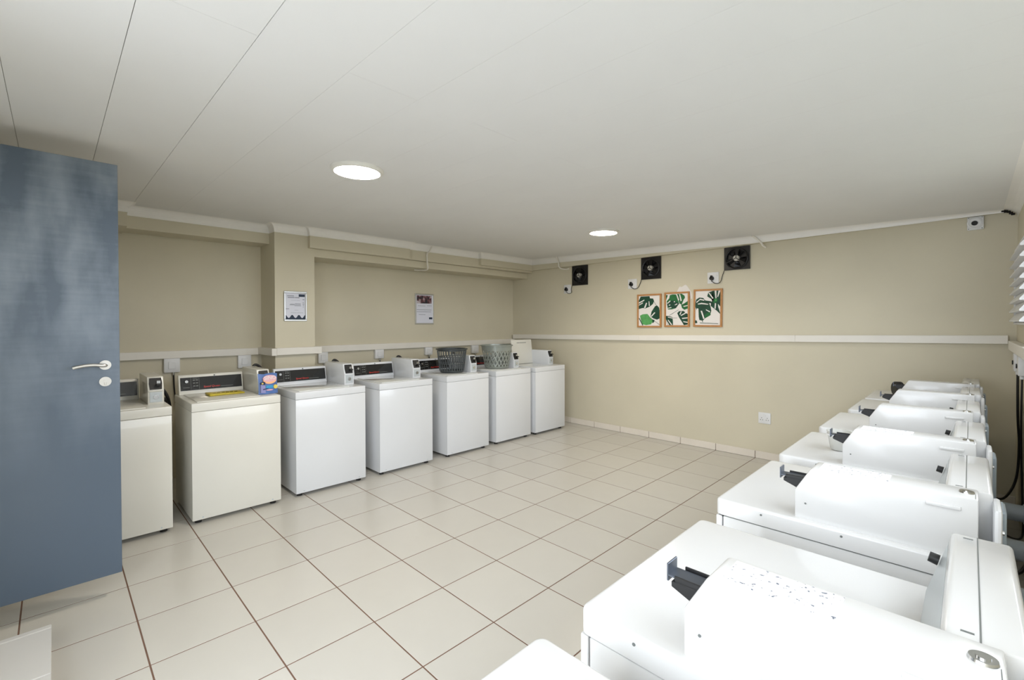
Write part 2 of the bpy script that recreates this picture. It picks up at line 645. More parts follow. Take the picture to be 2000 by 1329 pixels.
pl = [(-1.24, YF), (-1.24, .17), (-1.41, .17), (-1.41, 1.383), (PX, 1.383), (PX, 1.735), (-1.19, 1.735),
      (-1.19, 3.03), (PX, 3.03), (PX, 4.27), (-1.19, 4.27), (-1.19, 5.41)]
struct('trim_3', cove(B(), pl + [(-1.1, 5.41)], .088, .06), M['cove'], 'white cove cornice stepping along the left wall beams', 'cornice')
pb = [(-1.19, 5.41), (.4, 5.41), (1.8, 5.41), (2.4, 5.41), (2.9, 5.41), (3.4, 5.41), (4.12, 5.41)]
cb = struct('trim_4', cove(B(), pb, .082, .06, [1.05, 1, .95, .88, .7, .55, .25]), M['cove'], 'white cove cornice along the back wall', 'cornice')
t = B()
cove(t, [(XR, 5.44), (XR, YF)], .06, .085)
cr = struct('trim_5', t, M['cove'], 'wide white cornice above the right wall', 'cornice')
t = B()
for k, (px_, pz_) in enumerate([(4.115, 2.487), (4.13, 2.481), (4.145, 2.475), (4.158, 2.464), (4.17, 2.452)]):
    box(t, px_ - .012, px_ + .012, 5.395, 5.409, pz_ - .008 - .002 * (k % 2), pz_ + .009, .003, 1)
obj('broken_edge', t, M['dark'], cr)

# ------------------------------------------------------------------ cable trunking (dado)
def trunk_piece(parent, x0, x1, y0, y1, z0, z1, name='trunking_length'):
    return obj(name, box(B(), x0, x1, y0, y1, z0, z1, .004, 2), M['trunk'], parent)


ZT0, ZT1 = 1.213, 1.288
tl = struct('trim_6', box(B(), XL, -1.652, YF, 1.383, ZT0, ZT1, .004, 2), M['trunk'], 'cream cable trunking along the left wall', 'trunking')
trunk_piece(tl, -1.652, PX + .05, 1.333, 1.383, ZT0 + .006, ZT1 + .008)
trunk_piece(tl, PX, PX + .052, 1.383, 1.862, ZT0 + .010, ZT1 + .012)
trunk_piece(tl, XL, PX + .01, 1.812, 1.860, ZT0 + .004, ZT1 + .004)
trunk_piece(tl, XL, -1.650, 1.862, YB, ZT0 - .006, ZT1 - .002)
tb = B()
for xa, xb, za, zb in [(-1.66, .75, 1.292, 1.317), (.7505, 2.60, 1.317, 1.346), (2.6005, 4.15, 1.346, 1.370)]:
    t = B()
    box(t, xa, xb, 5.42, YB, 0, .073, .004, 2)
    for v in t.verts:
        v.co.z += za + (zb - za) * (v.co.x - xa) / (xb - xa)
    if xa < -1:
        tbk = struct('trim_7', t, M['trunk'], 'cream cable trunking along the back wall', 'trunking')
    else:
        obj('trunking_length', t, M['trunk'], tbk)
struct('trim_8', box(B(), 4.15, XR, YF, 5.42, 1.325, 1.398, .004, 2), M['trunk'], 'cream cable trunking along the right wall', 'trunking')

# ------------------------------------------------------------------ skirting tiles on the back wall
sk = struct('baseboard_back', box(B(), -1.69, XR, YB - .006, YB + .002, 0, .078), M['grout'], 'row of cream skirting tiles along the back wall', 'skirting')
for i in range(i0, i1 + 1):
    xa, xb = max(i * T + .003, XL + .01), min((i + 1) * T - .003, XR)
    if xb > xa:
        obj('skirting_tile', box(B(), xa, xb, YB - .016, YB - .004, .002, .085, .002, 1), M['skirt'], sk)

# ------------------------------------------------------------------ louvred vent on the right wall (window)
wn = struct('window_1', box(B(), XR - .012, XR + .005, 4.1, 5.215, 1.535, 2.125), M['whiteplastic'], 'white louvred window at the right edge beside the corner', 'window')
w2 = struct('window_2', box(B(), XR + .02, XR + .05, WY0, WY1, WZ0, WZ0 + .015), M['whiteplastic'], 'unseen open window band above the dryers, added to light the left wall', 'window')
for nm, a in (('frame_rail', (WY0, WY1, WZ1 - .015, WZ1)), ('frame_stile', (WY0, WY0 + .015, WZ0 + .015, WZ1 - .015)), ('frame_stile', (1.54, 1.555, WZ0 + .015, WZ1 - .015)), ('frame_stile', (WY1 - .015, WY1, WZ0 + .015, WZ1 - .015))):
    obj(nm, box(B(), XR + .02, XR + .05, *a), M['whiteplastic'], w2)
for nm, a in (('frame_rail', (4.1, 5.215, 1.535, 1.55)), ('frame_rail', (4.1, 5.215, 2.112, 2.125)), ('frame_stile', (5.20, 5.215, 1.55, 2.112)), ('frame_stile', (4.1, 4.115, 1.55, 2.112))):
    obj(nm, box(B(), XR - .03, XR - .012, *a), M['whiteplastic'], wn)
for k in range(8):
    z = 1.555 + k * .07
    t = B()
    prism(t, [(XR - .012, z), (XR - .012, z + .066), (XR - .018, z + .066), (XR - .055, z + .012), (XR - .055, z + .002)], 'y', 4.116, 5.199)
    obj('louvre', t, M['whiteplastic'], wn)

# ------------------------------------------------------------------ door
DX = 0.515
DY0, DY1 = -0.945, -0.030
t = box(B(), DX - .042, DX, DY0, DY1, 0.13, 2.463, .002, 1)
dr = struct('door_1', t, M['door'], 'blue grey painted door standing open at the left edge', 'door')
hz, hy = 1.326, -0.094
t = B()
cyl(t, (DX, hy, hz), (DX + .008, hy, hz), .0265, n=32)
obj('handle_rose', t, M['steel'], dr, True)
t = B()
pts = spline([(DX + .005, hy, hz), (DX + .04, hy, hz), (DX + .052, hy - .012, hz + .001), (DX + .053, hy - .05, hz + .006),
              (DX + .052, hy - .09, hz + .004), (DX + .050, hy - .135, hz - .006)], 6)
tube(t, pts, .0095, 12)
obj('lever_handle', t, M['steel'], dr, True)
t = B()
cyl(t, (DX, hy, hz - .093), (DX + .008, hy, hz - .093), .0265, n=32)
cyl(t, (DX + .008, hy, hz - .090), (DX + .011, hy, hz - .090), .009, n=16)
box(t, DX + .008, DX + .0105, hy - .005, hy + .005, hz - .112, hz - .092, .001, 1)
obj('lock_rose', t, M['steel'], dr, True)
t = B()
for z in (.35, 1.25, 2.2):
    cyl(t, (DX - .02, DY0 - .004, z), (DX - .02, DY0 - .004, z + .1), .007, n=10)
obj('hinge', t, M['steel'], dr, True)

# ------------------------------------------------------------------ ceiling lamps
def lamp(x, y, label):
    r = thing('ceiling_lamp', label, 'lamp', (x, y, ceil_z(x, y)), 0, 'round ceiling lamps')
    r.rotation_euler = (-.002, .022, 0)
    t = B()
    lathe(t, [(.168, 0), (.168, -.012), (.162, -.020), (.146, -.024), (.144, -.018), (.144, 0)], 48)
    obj('trim_ring', t, M['lamptrim'], r, True)
    t = B()
    lathe(t, [(.144, -.021), (.10, -.026), (.05, -.028), (.0005, -.0285)], 48)
    obj('diffuser', t, M['lamp'], r, True)
    return r


lamp(1.098, 1.137, 'lit round ceiling lamp nearer the camera, the larger of the two')
lamp(1.10, 4.022, 'lit round ceiling lamp near the back wall, the smaller looking one')


# ------------------------------------------------------------------ washing machines
WH = 0.942


def washer(y0, y1, xf, shade, label, lid_open=False, glyph='lock', hz=0.0):
    w = y1 - y0
    em = M['creamapp'] if shade == 'cream' else M['whiteapp']
    r = thing('washing_machine', label, 'washer', (xf - .33, (y0 + y1) / 2, 0), 0, 'top loading washers along the left wall')
    h = w / 2
    xb = -.345
    t = B()
    box(t, xb, .322, -h + .002, h - .002, .03, .8745, .003, 2)
    obj('cabinet', t, em, r, True)
    t = B()
    box(t, .318, .3305, -h + .001, h - .001, .032, .874, .003, 2)
    fp = obj('front_panel', t, em, r, True)
    t = B()
    for yy in (-h + .07, h - .07):
        cyl(t, (.329, yy, .05), (.332, yy, .05), .006, n=10)
    obj('screw', t, M['greypanel'], fp, True)
    t = B()
    box(t, xb, .332, -h, h, .8755, WH, .006, 3)
    top = obj('top_panel', t, em, r, True)
    for sx in (-.29, .27):
        for sy in (-1, 1):
            t = B()
            cyl(t, (sx, sy * (h - .05), 0), (sx, sy * (h - .05), .014), .024, .022, n=16)
            cyl(t, (sx, sy * (h - .05), .014), (sx, sy * (h - .05), .034), .010, n=10)
            obj('foot', t, M['rubber'], r, True)
    # console
    a, b = -h + .020, h - .130
    zt = WH + .166
    t = B()
    prism(t, [(xb + .005, WH - .002), (-.262, WH - .002), (-.268, WH + .02), (-.300, zt - .006), (-.306, zt), (xb + .005, zt)], 'y', a, b, .004, 2)
    con = obj('console', t, em, r, True)
    fx0, fz0, fx1, fz1 = -.2665, WH + .018, -.3000, zt - .006
    nv = Vector((fz1 - fz0, 0, fx0 - fx1)).normalized()
    slope = Vector((fx1 - fx0, 0, fz1 - fz0))

    def onface(s, yy, off=0.0):
        q = Vector((fx0, 0, fz0)) + slope * s + nv * off
        return Vector((q.x, yy, q.z))

    def plate(bm, s0, s1, ya, yb, o0, o1):
        vs = [onface(s0, ya, o1), onface(s0, yb, o1), onface(s1, yb, o1), onface(s1, ya, o1),
              onface(s0, ya, o0), onface(s0, yb, o0), onface(s1, yb, o0), onface(s1, ya, o0)]
        v = [bm.verts.new(q) for q in vs]
        for f in ((0, 1, 2, 3), (4, 7, 6, 5), (0, 4, 5, 1), (1, 5, 6, 2), (2, 6, 7, 3), (3, 7, 4, 0)):
            bm.faces.new([v[k] for k in f])
        return bm
    obj('control_panel', plate(B(), .10, .88, a + .012, b - .012, -.002, .004), M['black'], con)
    L = b - a
    t = B()
    kp = onface(.62, a + .055, .004)
    cyl(t, kp, kp + nv * .016, .015, .012, n=20)
    obj('dial', t, M['chrome'], con, True)
    t = B()
    for yy in (a + .088, a + .150, ):
        plate(t, .14, .84, yy, yy + .0016, .004, .0046)
    for s in (.68, .50, .32):
        plate(t, s, s + .05, a + .104, a + .120, .004, .0046)
        plate(t, s, s + .05, a + .126, a + .142, .004, .0046)
    plate(t, .80, .82, a + .104, a + .142, .004, .0046)
    plate(t, .26, .28, a + .03, a + .078, .004, .0046)
    plate(t, .21, .235, b - .185, b - .085, .004, .0046)
    obj('panel_markings', t, M['greyprint'], con)
    t = text_bm('Speed Queen', .0235, .0004, .25)
    my = Matrix.Identity(4)
    sd = slope.normalized()
    ex = Vector((0, 1, 0))
    base = onface(.26, b - .255, .0046)
    mt = Matrix(((ex.x, sd.x, nv.x, base.x), (ex.y, sd.y, nv.y, base.y), (ex.z, sd.z, nv.z, base.z), (0, 0, 0, 1)))
    t.transform(mt)
    obj('brand_lettering', t, M['red'], con)
    t = B()
    kp = onface(.94, (a + b) / 2 + .02, .0)
    cyl(t, kp, kp + nv * .006, .005, n=10)
    obj('screw', t, M['blackm'], con, True)
    # coin box
    ca, cb_ = h - .120, h - .018
    zt = WH + .208
    cf = .125
    t = B()
    prism(t, [(xb + .005, WH - .002), (cf, WH - .002), (cf, WH + .105), (cf - .035, zt - .004), (cf - .042, zt), (xb + .005, zt)], 'y', ca, cb_, .005, 2)
    cbx = obj('coin_box', t, em, r, True)
    up0, up1 = Vector((cf, 0, WH + .105)), Vector((cf - .035, 0, zt - .004))
    un = Vector((up1.z - up0.z, 0, up0.x - up1.x)).normalized()

    def up(s, yy, off):
        q = up0 + (up1 - up0) * s + un * off
        return Vector((q.x, yy, q.z))
    t = B()
    vs = []
    for off in (-.003, .006):
        for (s, yy) in ((.06, ca + .014), (.06, cb_ - .014), (.5, cb_ - .010), (.92, cb_ - .014), (.92, ca + .014), (.5, ca + .010)):
            vs.append(t.verts.new(up(s, yy, off)))
    t.faces.new(vs[6:])
    t.faces.new(vs[:6][::-1])
    for q in range(6):
        t.faces.new((vs[q], vs[(q + 1) % 6], vs[6 + (q + 1) % 6], vs[6 + q]))
    obj('coin_slide', t, M['blackm'], cbx)
    t = B()
    q0 = up(.42, (ca + cb_) / 2 + .016, .004)
    ext = .034
    box(t, q0.x, q0.x + ext, q0.y - .016, q0.y + .016, q0.z - .006, q0.z + .006, .002, 1)
    obj('slide_handle', t, M['blackm'], cbx)
    t = B()
    q0 = up(.48, (ca + cb_) / 2 + .018, .007)
    box(t, q0.x - .004, q0.x + .002, q0.y - .012, q0.y + .012, q0.z, q0.z + .022, .001, 1)
    obj('coin_slot_plate', t, M['chrome'], cbx)
    t = B()
    box(t, cf - .002, cf + .003, ca + .012, cb_ - .012, WH + .014, WH + .092, .001, 1)
    obj('coin_vault', t, M['greypanel'], cbx)
    t = B()
    box(t, cf, cf + .006, ca + .004, cb_ - .004, WH + .096, WH + .103, .002, 1)
    obj('ledge', t, em, cbx)
    t = B()
    cyl(t, (cf + .002, (ca + cb_) / 2, WH + .055), (cf + .008, (ca + cb_) / 2, WH + .055), .017 if glyph == 'lock' else .007, n=20)
    cyl(t, (cf + .008, (ca + cb_) / 2, WH + .055), (cf + .012, (ca + cb_) / 2, WH + .055), .009 if glyph == 'lock' else .004, n=16)
    obj('vault_lock', t, M['chrome'], cbx, True)
    # lid
    la, lb = -h + .045, h - .150
    if not lid_open:
        t = B()
        box(t, -.235, .295, la, lb, WH - .004, WH + .007, .005, 2)
        obj('lid', t, M['lidtop'] if shade != 'cream' else em, r, True)
    else:
        t = B()
        R = Matrix.Rotation(math.radians(-97), 3, 'Y')
        box(t, -.20, .165, la + .055, lb + .04, WH, WH + .014, .005, 2, rot=R, piv=(-.20, 0, WH + .004))
        lid = obj('lid', t, M['creamapp'], r, True)
        t = B()
        for k_ in range(7):
            yy = la + .17 + k_ * .03
            box(t, .115, .125, yy, yy + .02, WH + .0135, WH + .0145, rot=None)
        for v in t.verts:
            v.co = R @ (v.co - Vector((-.20, 0, WH + .004))) + Vector((-.20, 0, WH + .004))
        # printed line near the top edge, on the face turned to the room
        for v in t.verts:
            v.co.x += .017
        obj('label_strip', t, M['greyprint'], lid)
        t = B()
        box(t, -.20, .25, la, lb, WH - .001, WH + .002)
        obj('tub_opening', t, M['lidtop'], r)
    # inlet hose looping up behind
    t = B()
    tube(t, spline([(xb - .06, h + .10, .70), (xb - .05, h + .085, WH + .10 - hz), (xb - .05, h + .035, WH + .205 - hz), (xb - .05, h - .02, WH + .17 - hz), (xb - .05, h - .06, .80)], 6), .013, 8)
    obj('inlet_hose', t, M['cable'], r, True)
    t = B()
    tube(t, spline([(xb + .01, h - .10, .60), (xb - .05, h - .04, .80), (xb - .03, h + .045, .91), (xb - .03, h + .055, .80), (xb - .03, h + .03, .3), (xb - .02, h - .03, .15)], 6), .015, 8)
    obj('drain_hose', t, M['blackm'], r, True)
    return r


washer(-.325, .328, -.252, 'cream', 'cream washer at the left edge half hidden behind the blue door', hz=.15)
washer(.450, 1.100, -.256, 'cream', 'cream washer with the bright detergent packet and yellow pouch on top')
washer(1.232, 1.905, -.272, 'white', 'white washer beside the cream one, closest white washer to the door')
washer(2.062, 2.718, -.276, 'white', 'white washer left of the one carrying the dark basket')
washer(2.93, 3.585, -.290, 'white', 'white washer carrying the dark grey laundry basket')
washer(3.72, 4.378, -.300, 'white', 'white washer carrying the silver grey laundry basket')
washer(4.46, 5.115, -.285, 'white', 'white washer in the far corner with its lid raised', lid_open=True)


# ------------------------------------------------------------------ dryers
DH = 0.925


def dryer(y0, label, prints=True, xc=3.645, xf=.335):
    w = .655
    h = w / 2
    em = M['dryapp']
    r = thing('tumble_dryer', label, 'dryer', (xc, y0 + h, 0), PI, 'front loading dryers along the right wall')
    xb = -.338
    t = B()
    box(t, xb, xf - .026, -h + .003, h - .003, .03, DH - .0585, .003, 2)
    obj('cabinet', t, em, r, True)
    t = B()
    box(t, xb + .01, xf - .012, -h + .007, h - .007, DH - .062, DH - .050)  # dark slabs that paint the shadow inside the panel seams
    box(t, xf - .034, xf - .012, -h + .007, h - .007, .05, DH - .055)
    o = obj('seam_shade', t, M['seam_shade'], r)
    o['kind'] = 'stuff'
    t = B()
    box(t, xf - .0232, xf - .002, -h + .002, h - .002, .03, DH - .0585, .004, 2)
    fp = obj('front_panel', t, em, r, True)
    t = B()
    box(t, xf - .004, xf + .014, -.21, .21, .30, .74, .012, 3)
    dd = obj('loading_door', t, em, r, True)
    t = B()
    box(t, xf + .013, xf + .022, -.20, -.16, .46, .58, .004, 2)
    obj('door_grip', t, M['greypanel'], dd, True)
    t = B()
    tt = bmesh.new()
    bmesh.ops.create_cube(tt, size=1)
    for v in tt.verts:
        v.co = Vector((xb + (v.co.x + .5) * (xf - xb), v.co.y * w, DH - .054 + (v.co.z + .5) * .054))
    vert = [e for e in tt.edges if abs(e.verts[0].co.z - e.verts[1].co.z) > .01]
    bmesh.ops.bevel(tt, geom=vert, offset=.024, segments=5, profile=.5, affect='EDGES')
    tope = [e for e in tt.edges if all(v.co.z > DH - .001 for v in e.verts)]
    bmesh.ops.bevel(tt, geom=tope, offset=.009, segments=3, profile=.5, affect='EDGES')
    merge(t, tt)
    top = obj('top_panel', t, em, r, True)
    t = B()
    for sx in (.2, -.02):
        cyl(t, (sx, h - .002, DH - .018), (sx, h + .0015, DH - .018), .0035, n=8)
    obj('screw', t, M['greyprint'], top, True)
    for sx in (-.28, .28):
        for sy in (-1, 1):
            t = B()
            cyl(t, (sx, sy * (h - .05), 0), (sx, sy * (h - .05), .014), .024, .022, n=14)
            cyl(t, (sx, sy * (h - .05), .014), (sx, sy * (h - .05), .034), .010, n=8)
            obj('foot', t, M['rubber'], r, True)
    # console across the back
    ca, cb_ = -h + .055, .197
    zt = DH + .160
    t = B()
    prism(t, [(xb + .002, DH - .002), (-.208, DH - .002), (-.243, zt - .004), (-.250, zt), (xb + .008, zt), (xb + .002, zt - .006)], 'y', ca, cb_, .004, 2)
    con = obj('console', t, em, r, True)
    t = B()
    prism(t, [(-.2065, DH + .015), (-.2025, DH + .016), (-.2385, zt - .022), (-.2425, zt - .023)], 'y', ca + .012, cb_ - .012)
    obj('control_panel', t, M['greypanel'], con)
    t = B()
    box(t, -.2845, -.2825, ca + .003, cb_ - .003, zt - .001, zt + .0008)
    obj('console_seam', t, M['greyprint'], con)
    t = B()
    box(t, -.277, -.262, ca + .02, ca + .024, zt - .001, zt + .001)
    box(t, -.277, -.262, cb_ - .024, cb_ - .020, zt - .001, zt + .001)
    obj('clip_slot', t, M['greyprint'], con)
    t = B()
    cyl(t, (-.224, ca + .030, DH + .10), (-.208, ca + .030, DH + .104), .012, .011, n=20)
    obj('dial', t, M['blackm'], con, True)
    # coin box on the right hand side
    ba, bb = .2005, .3075
    zt = DH + .165
    cf = .107
    t = B()
    prism(t, [(-.307, DH - .002), (cf, DH - .002), (cf, DH + .088), (cf - .042, zt - .004), (cf - .048, zt), (-.307, zt)], 'y', ba, bb, .004, 2)
    cbx = obj('coin_box', t, em, r, True)
    # print sticker on the front part of its top
    if prints:
        t = B()
        box(t, -.125, .045, ba + .010, bb - .012, zt - .001, zt + .0009)
        stk = obj('instruction_sticker', t, M['sticker'], cbx)
    t = B()
    cyl(t, (-.285, (ba + bb) / 2 - .004, zt - .001), (-.285, (ba + bb) / 2 - .004, zt + .004), .0165, .015, n=28)
    cyl(t, (-.285, (ba + bb) / 2 - .004, zt + .004), (-.285, (ba + bb) / 2 - .004, zt + .006), .008, n=16)
    obj('service_lock', t, M['chrome'], cbx, True)
    t = B()
    box(t, -.302, -.301, bb - .05, bb - .006, zt - .001, zt + .0006)
    obj('lid_seam', t, M['greyprint'], cbx)
    t = B()
    box(t, -.275, -.205, bb - .001, bb + .005, DH + .128, DH + .139, .0025, 2)
    obj('pull_lip', t, em, cbx, True)
    t = B()
    cyl(t, (cf - .03, bb - .001, DH + .05), (cf - .03, bb + .0015, DH + .05), .003, n=8)
    obj('screw', t, M['greyprint'], cbx)
    # coin slide poking out of the chamfer
    ym = (ba + bb) / 2 - .006
    t = B()
    box(t, cf - .055, cf + .032, ym - .027, ym + .027, DH + .110, DH + .1145, .001, 1)
    box(t, cf - .055, cf + .034, ym - .027, ym - .023, DH + .112, DH + .123, .001, 1)
    box(t, cf - .055, cf + .034, ym + .023, ym + .027, DH + .112, DH + .123, .001, 1)
    prism(t, [(cf - .05, DH + .072), (cf - .01, DH + .080), (cf + .040, DH + .100), (cf + .040, DH + .111), (cf - .05, DH + .113)], 'y', ym - .027, ym + .027, .001, 1)
    sl = obj('coin_slide', t, M['blackm'], cbx)
    t = B()
    box(t, cf - .04, cf + .052, ym - .020, ym + .020, DH + .114, DH + .118, .001, 1)
    box(t, cf + .049, cf + .053, ym - .020, ym + .020, DH + .104, DH + .140, .001, 1)
    obj('slide_tongue', t, M['darksteel'], sl)
    # rear fittings
    t = B()
    box(t, xb - .012, xb + .004, .17, h - .03, .62, DH + .145, .008, 2)
    rc = obj('rear_cover', t, M['whiteplastic'], r, True)
    t = B()
    for z in (.70, .84, 1.0):
        cyl(t, (xb - .017, .25, z), (xb - .010, .25, z), .006, n=8)
    obj('screw', t, M['chrome'], rc, True)
    t = B()
    box(t, xb - .030, xb - .001, -.10, .02, .74, .99, .005, 1)
    obj('terminal_box', t, M['bluewhite'], r, True)
    return r


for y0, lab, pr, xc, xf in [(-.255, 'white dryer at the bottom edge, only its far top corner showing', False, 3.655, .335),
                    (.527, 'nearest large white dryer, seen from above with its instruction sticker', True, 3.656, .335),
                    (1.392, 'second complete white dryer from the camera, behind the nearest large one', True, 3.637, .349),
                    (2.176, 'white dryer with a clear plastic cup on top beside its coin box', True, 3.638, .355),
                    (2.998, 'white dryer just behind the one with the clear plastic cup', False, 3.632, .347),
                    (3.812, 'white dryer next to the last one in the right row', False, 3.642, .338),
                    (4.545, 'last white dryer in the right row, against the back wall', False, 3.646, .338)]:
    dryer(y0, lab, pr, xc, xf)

# exhaust ducts from dryers to the right wall
for yc, z, rr, lab in [(4.10, .330, .052, 'pale exhaust duct behind the dryers, farthest of the three'),
                       (3.33, .345, .052, 'pale exhaust duct behind the dryers, middle one of the three'),
                       (2.50, .423, .046, 'pale exhaust duct behind the dryers, nearest of the three')]:
    r = thing('exhaust_duct', lab, 'duct', (3.985, yc, z), 0, 'exhaust ducts behind the dryers')
    t = B()
    cyl(t, (0, 0, 0), (.213, 0, 0), rr, n=28)
    obj('pipe', t, M['duct'], r, True)
    t = B()
    cyl(t, (.001, 0, 0), (.022, 0, 0), rr + .007, n=28)
    cyl(t, (.185, 0, 0), (.212, 0, 0), rr + .009, n=28)
    obj('clamp_ring', t, M['duct'], r, True)

# sockets and cables on the right wall
for k, (yc, lab) in enumerate([(4.86, 'white isolator box under the right trunking, nearest the corner'),
                               (4.45, 'white isolator box under the right trunking at the picture edge')]):
    r = thing('isolator_box', lab, 'socket', (XR, yc, 1.25), 0, 'isolator boxes under the right wall trunking')
    t = B()
    box(t, -.045, 0, -.065, .065, -.065, .068, .008, 2)
    obj('housing', t, M['whiteplastic'], r, True)
    t = B()
    cyl(t, (-.046, .0, .0), (-.052, .0, .0), .016, n=16)
    obj('rotary_switch', t, M['blackm'], r, True)
    t = B()
    cyl(t, (-.022, 0, -.065), (-.022, 0, -.09), .012, n=12)
    obj('gland', t, M['whiteplastic'], r, True)
    t = B()
    if k == 0:
        tube(t, spline([(-.022, 0, -.088), (-.020, 0, -.4), (-.012, .0, -.62), (-.03, -.1, -.85), (-.09, -.30, -.95), (-.15, -.42, -.94), (-.21, -.5, -.90)], 8), .0075, 8)
    else:
        tube(t, spline([(-.022, 0, -.088), (-.024, .0, -.5), (-.020, -.08, -.88), (-.03, -.35, -1.01), (-.06, -.62, -1.0), (-.13, -.80, -.93), (-.20, -.90, -.80)], 8), .0055, 8)
    obj('cable', t, M['cable'], r, True)
r = tag(obj('power_cable', tube(B(), spline([(4.19, 3.16, .75), (4.16, 3.08, .50), (4.10, 2.98, .36), (4.03, 2.88, .40), (3.987, 2.80, .48)], 8), .008, 8), M['cable'], smooth=True),
        'black cable looping low between the exhaust ducts', 'cable')


# ------------------------------------------------------------------ isolators under the left trunking
LW = XL
iso = [(.478, .611, 1.073, 1.215, 'isolator box under the trunking, above the gap between the two cream washers'),
       (1.135, 1.266, 1.074, 1.217, 'isolator box under the trunking just left of the pilaster'),
       (2.016, 2.136, 1.072, 1.209, 'isolator box under the trunking just right of the pilaster'),
       (2.781, 2.911, 1.087, 1.207, 'isolator box under the trunking between pilaster and dark basket'),
       (3.59, 3.717, 1.096, 1.207, 'isolator box under the trunking just left of the dark basket'),
       (4.487, 4.629, 1.08, 1.207, 'isolator box under the trunking between the two baskets')]
for a, b, z0, z1, lab in iso:
    r = thing('isolator_box', lab, 'socket', (LW, (a + b) / 2, (z0 + z1) / 2), 0, 'isolator boxes under the left wall trunking')
    hw, hh = (b - a) / 2, (z1 - z0) / 2
    t = B()
    box(t, 0, .042, -hw, hw, -hh, hh, .006, 2)
    obj('housing', t, M['whiteplastic'], r, True)
    t = B()
    box(t, .041, .048, -.03, .03, -.035, .035, .002, 1)
    obj('rocker_switch', t, M['whiteplastic'], r, True)
    t = B()
    cyl(t, (.02, .015, -hh), (.02, .015, -hh - .028), .012, n=12)
    obj('gland', t, M['chrome'], r, True)
    t = B()
    tube(t, spline([(.02, .015, -hh - .02), (.03, .02, -hh - .2), (.12, .04, .30 - (z0 + z1) / 2 + .2), (.5, .05, .40 - (z0 + z1) / 2), (.735, .05, .42 - (z0 + z1) / 2)], 5), .007, 8)
    obj('cable', t, M['cable'], r, True)


# ------------------------------------------------------------------ extractor fans with plugs
def fan(x0, x1, z0, z1, sx, sz, label, slabel):
    cx, cz = (x0 + x1) / 2, (z0 + z1) / 2
    hw, hh = (x1 - x0) / 2, (z1 - z0) / 2
    Y = YB
    r = thing('extractor_fan', label, 'fan', (cx, Y, cz), 0, 'extractor fans on the back wall')
    # frame: square plate with a round hole
    t = B()
    n = 40
    R1 = .118
    outer, inner, outb, innb = [], [], [], []
    for k in range(n):
        a = 2 * PI * k / n + PI / 4
        c, s = math.cos(a), math.sin(a)
        m_ = max(abs(c), abs(s))
        outer.append(t.verts.new((hw * c / m_, -.022, hh * s / m_)))
        inner.append(t.verts.new((R1 * c, -.022, R1 * s)))
        outb.append(t.verts.new((hw * c / m_, 0, hh * s / m_)))
        innb.append(t.verts.new((R1 * c, 0, R1 * s)))
    for k in range(n):
        j = (k + 1) % n
        t.faces.new((outer[k], outer[j], inner[j], inner[k]))
        t.faces.new((outer[k], outb[k], outb[j], outer[j]))
        t.faces.new((inner[k], inner[j], innb[j], innb[k]))
    obj('frame_plate', t, M['fanblack'], r)
    t = B()
    lathe(t, [(R1 - .004, 0), (R1 + .008, .004), (R1 + .010, .010), (R1 + .002, .014), (R1 - .006, .010)], 40, closed=True)
    xform(t, Matrix.Translation((0, -.022, 0)) @ Matrix.Rotation(PI / 2, 4, 'X'))
    obj('shroud_ring', t, M['fanblack'], r, True)
    t = B()
    cyl(t, (0, -.001, 0), (0, -.006, 0), R1 - .002, n=32)
    obj('back_grille', t, M['fanblack'], r)
    t = B()
    cyl(t, (0, -.006, 0), (0, -.048, 0), .036, .033, n=24)
    cyl(t, (0, -.048, 0), (0, -.052, 0), .020, n=20)
    obj('motor_hub', t, M['fanhub'], r, True)
    for k in range(5):
        a = 2 * PI * k / 5 - PI / 2 + .12
        t = B()
        vs = []
        for (rad, da) in ((.034, -.25), (.070, -.36), (.106, -.34), (.108, .30), (.070, .34), (.034, .25)):
            aa = a + da
            yy = -.022 + .016 * (da / .36)
            vs.append((rad * math.cos(aa), yy, rad * math.sin(aa)))
        f = [t.verts.new(v) for v in vs]
        g = [t.verts.new((v[0], v[1] + .002, v[2])) for v in vs]
        t.faces.new(f)
        t.faces.new(g[::-1])
        for q in range(6):
            t.faces.new((f[q], f[(q + 1) % 6], g[(q + 1) % 6], g[q]))
        obj('blade', t, M['fanblade'], r)
    t = B()
    for a in (.6, .6 + 2 * PI / 3, .6 + 4 * PI / 3):
        box(t, 0, .116, -.054, -.050, -.004, .004, rot=Matrix.Rotation(a, 3, 'Y'), piv=(0, -.052, 0))
    obj('motor_bracket', t, M['fanblack'], r)
    # cord and plug
    px_, pz_ = sx - .012 - cx, sz - .008 - cz
    t = B()
    tube(t, spline([(-hw + .01, -.02, -hh + .02), (-hw - .02, -.012, -hh - .05), (px_ + .10, -.014, pz_ - .05), (px_ + .05, -.022, pz_ - .065), (px_ + .012, -.03, pz_ - .04), (px_, -.035, pz_ - .03)], 6), .0042, 6)
    obj('power_cord', t, M['cable'], r, True)
    t = B()
    cyl(t, (px_, -.0105, pz_), (px_, -.045, pz_), .026, .020, n=20)
    prism(t, [(px_ - .014, pz_), (px_ + .014, pz_), (px_ + .009, pz_ + .036), (px_ - .009, pz_ + .036)], 'y', -.045, -.0105, .003, 1)
    obj('plug', t, M['blackm'], r, True)
    s = thing('wall_socket', slabel, 'socket', (sx, Y, sz), 0, 'fan sockets on the back wall')
    t = B()
    box(t, -.068, .068, -.010, 0, -.068, .068, .004, 2)
    obj('plate', t, M['whiteplastic'], s, True)
    t = B()
    box(t, .032, .052, -.014, -.009, .006, .034, .002, 1)
    obj('switch', t, M['whiteplastic'], s, True)


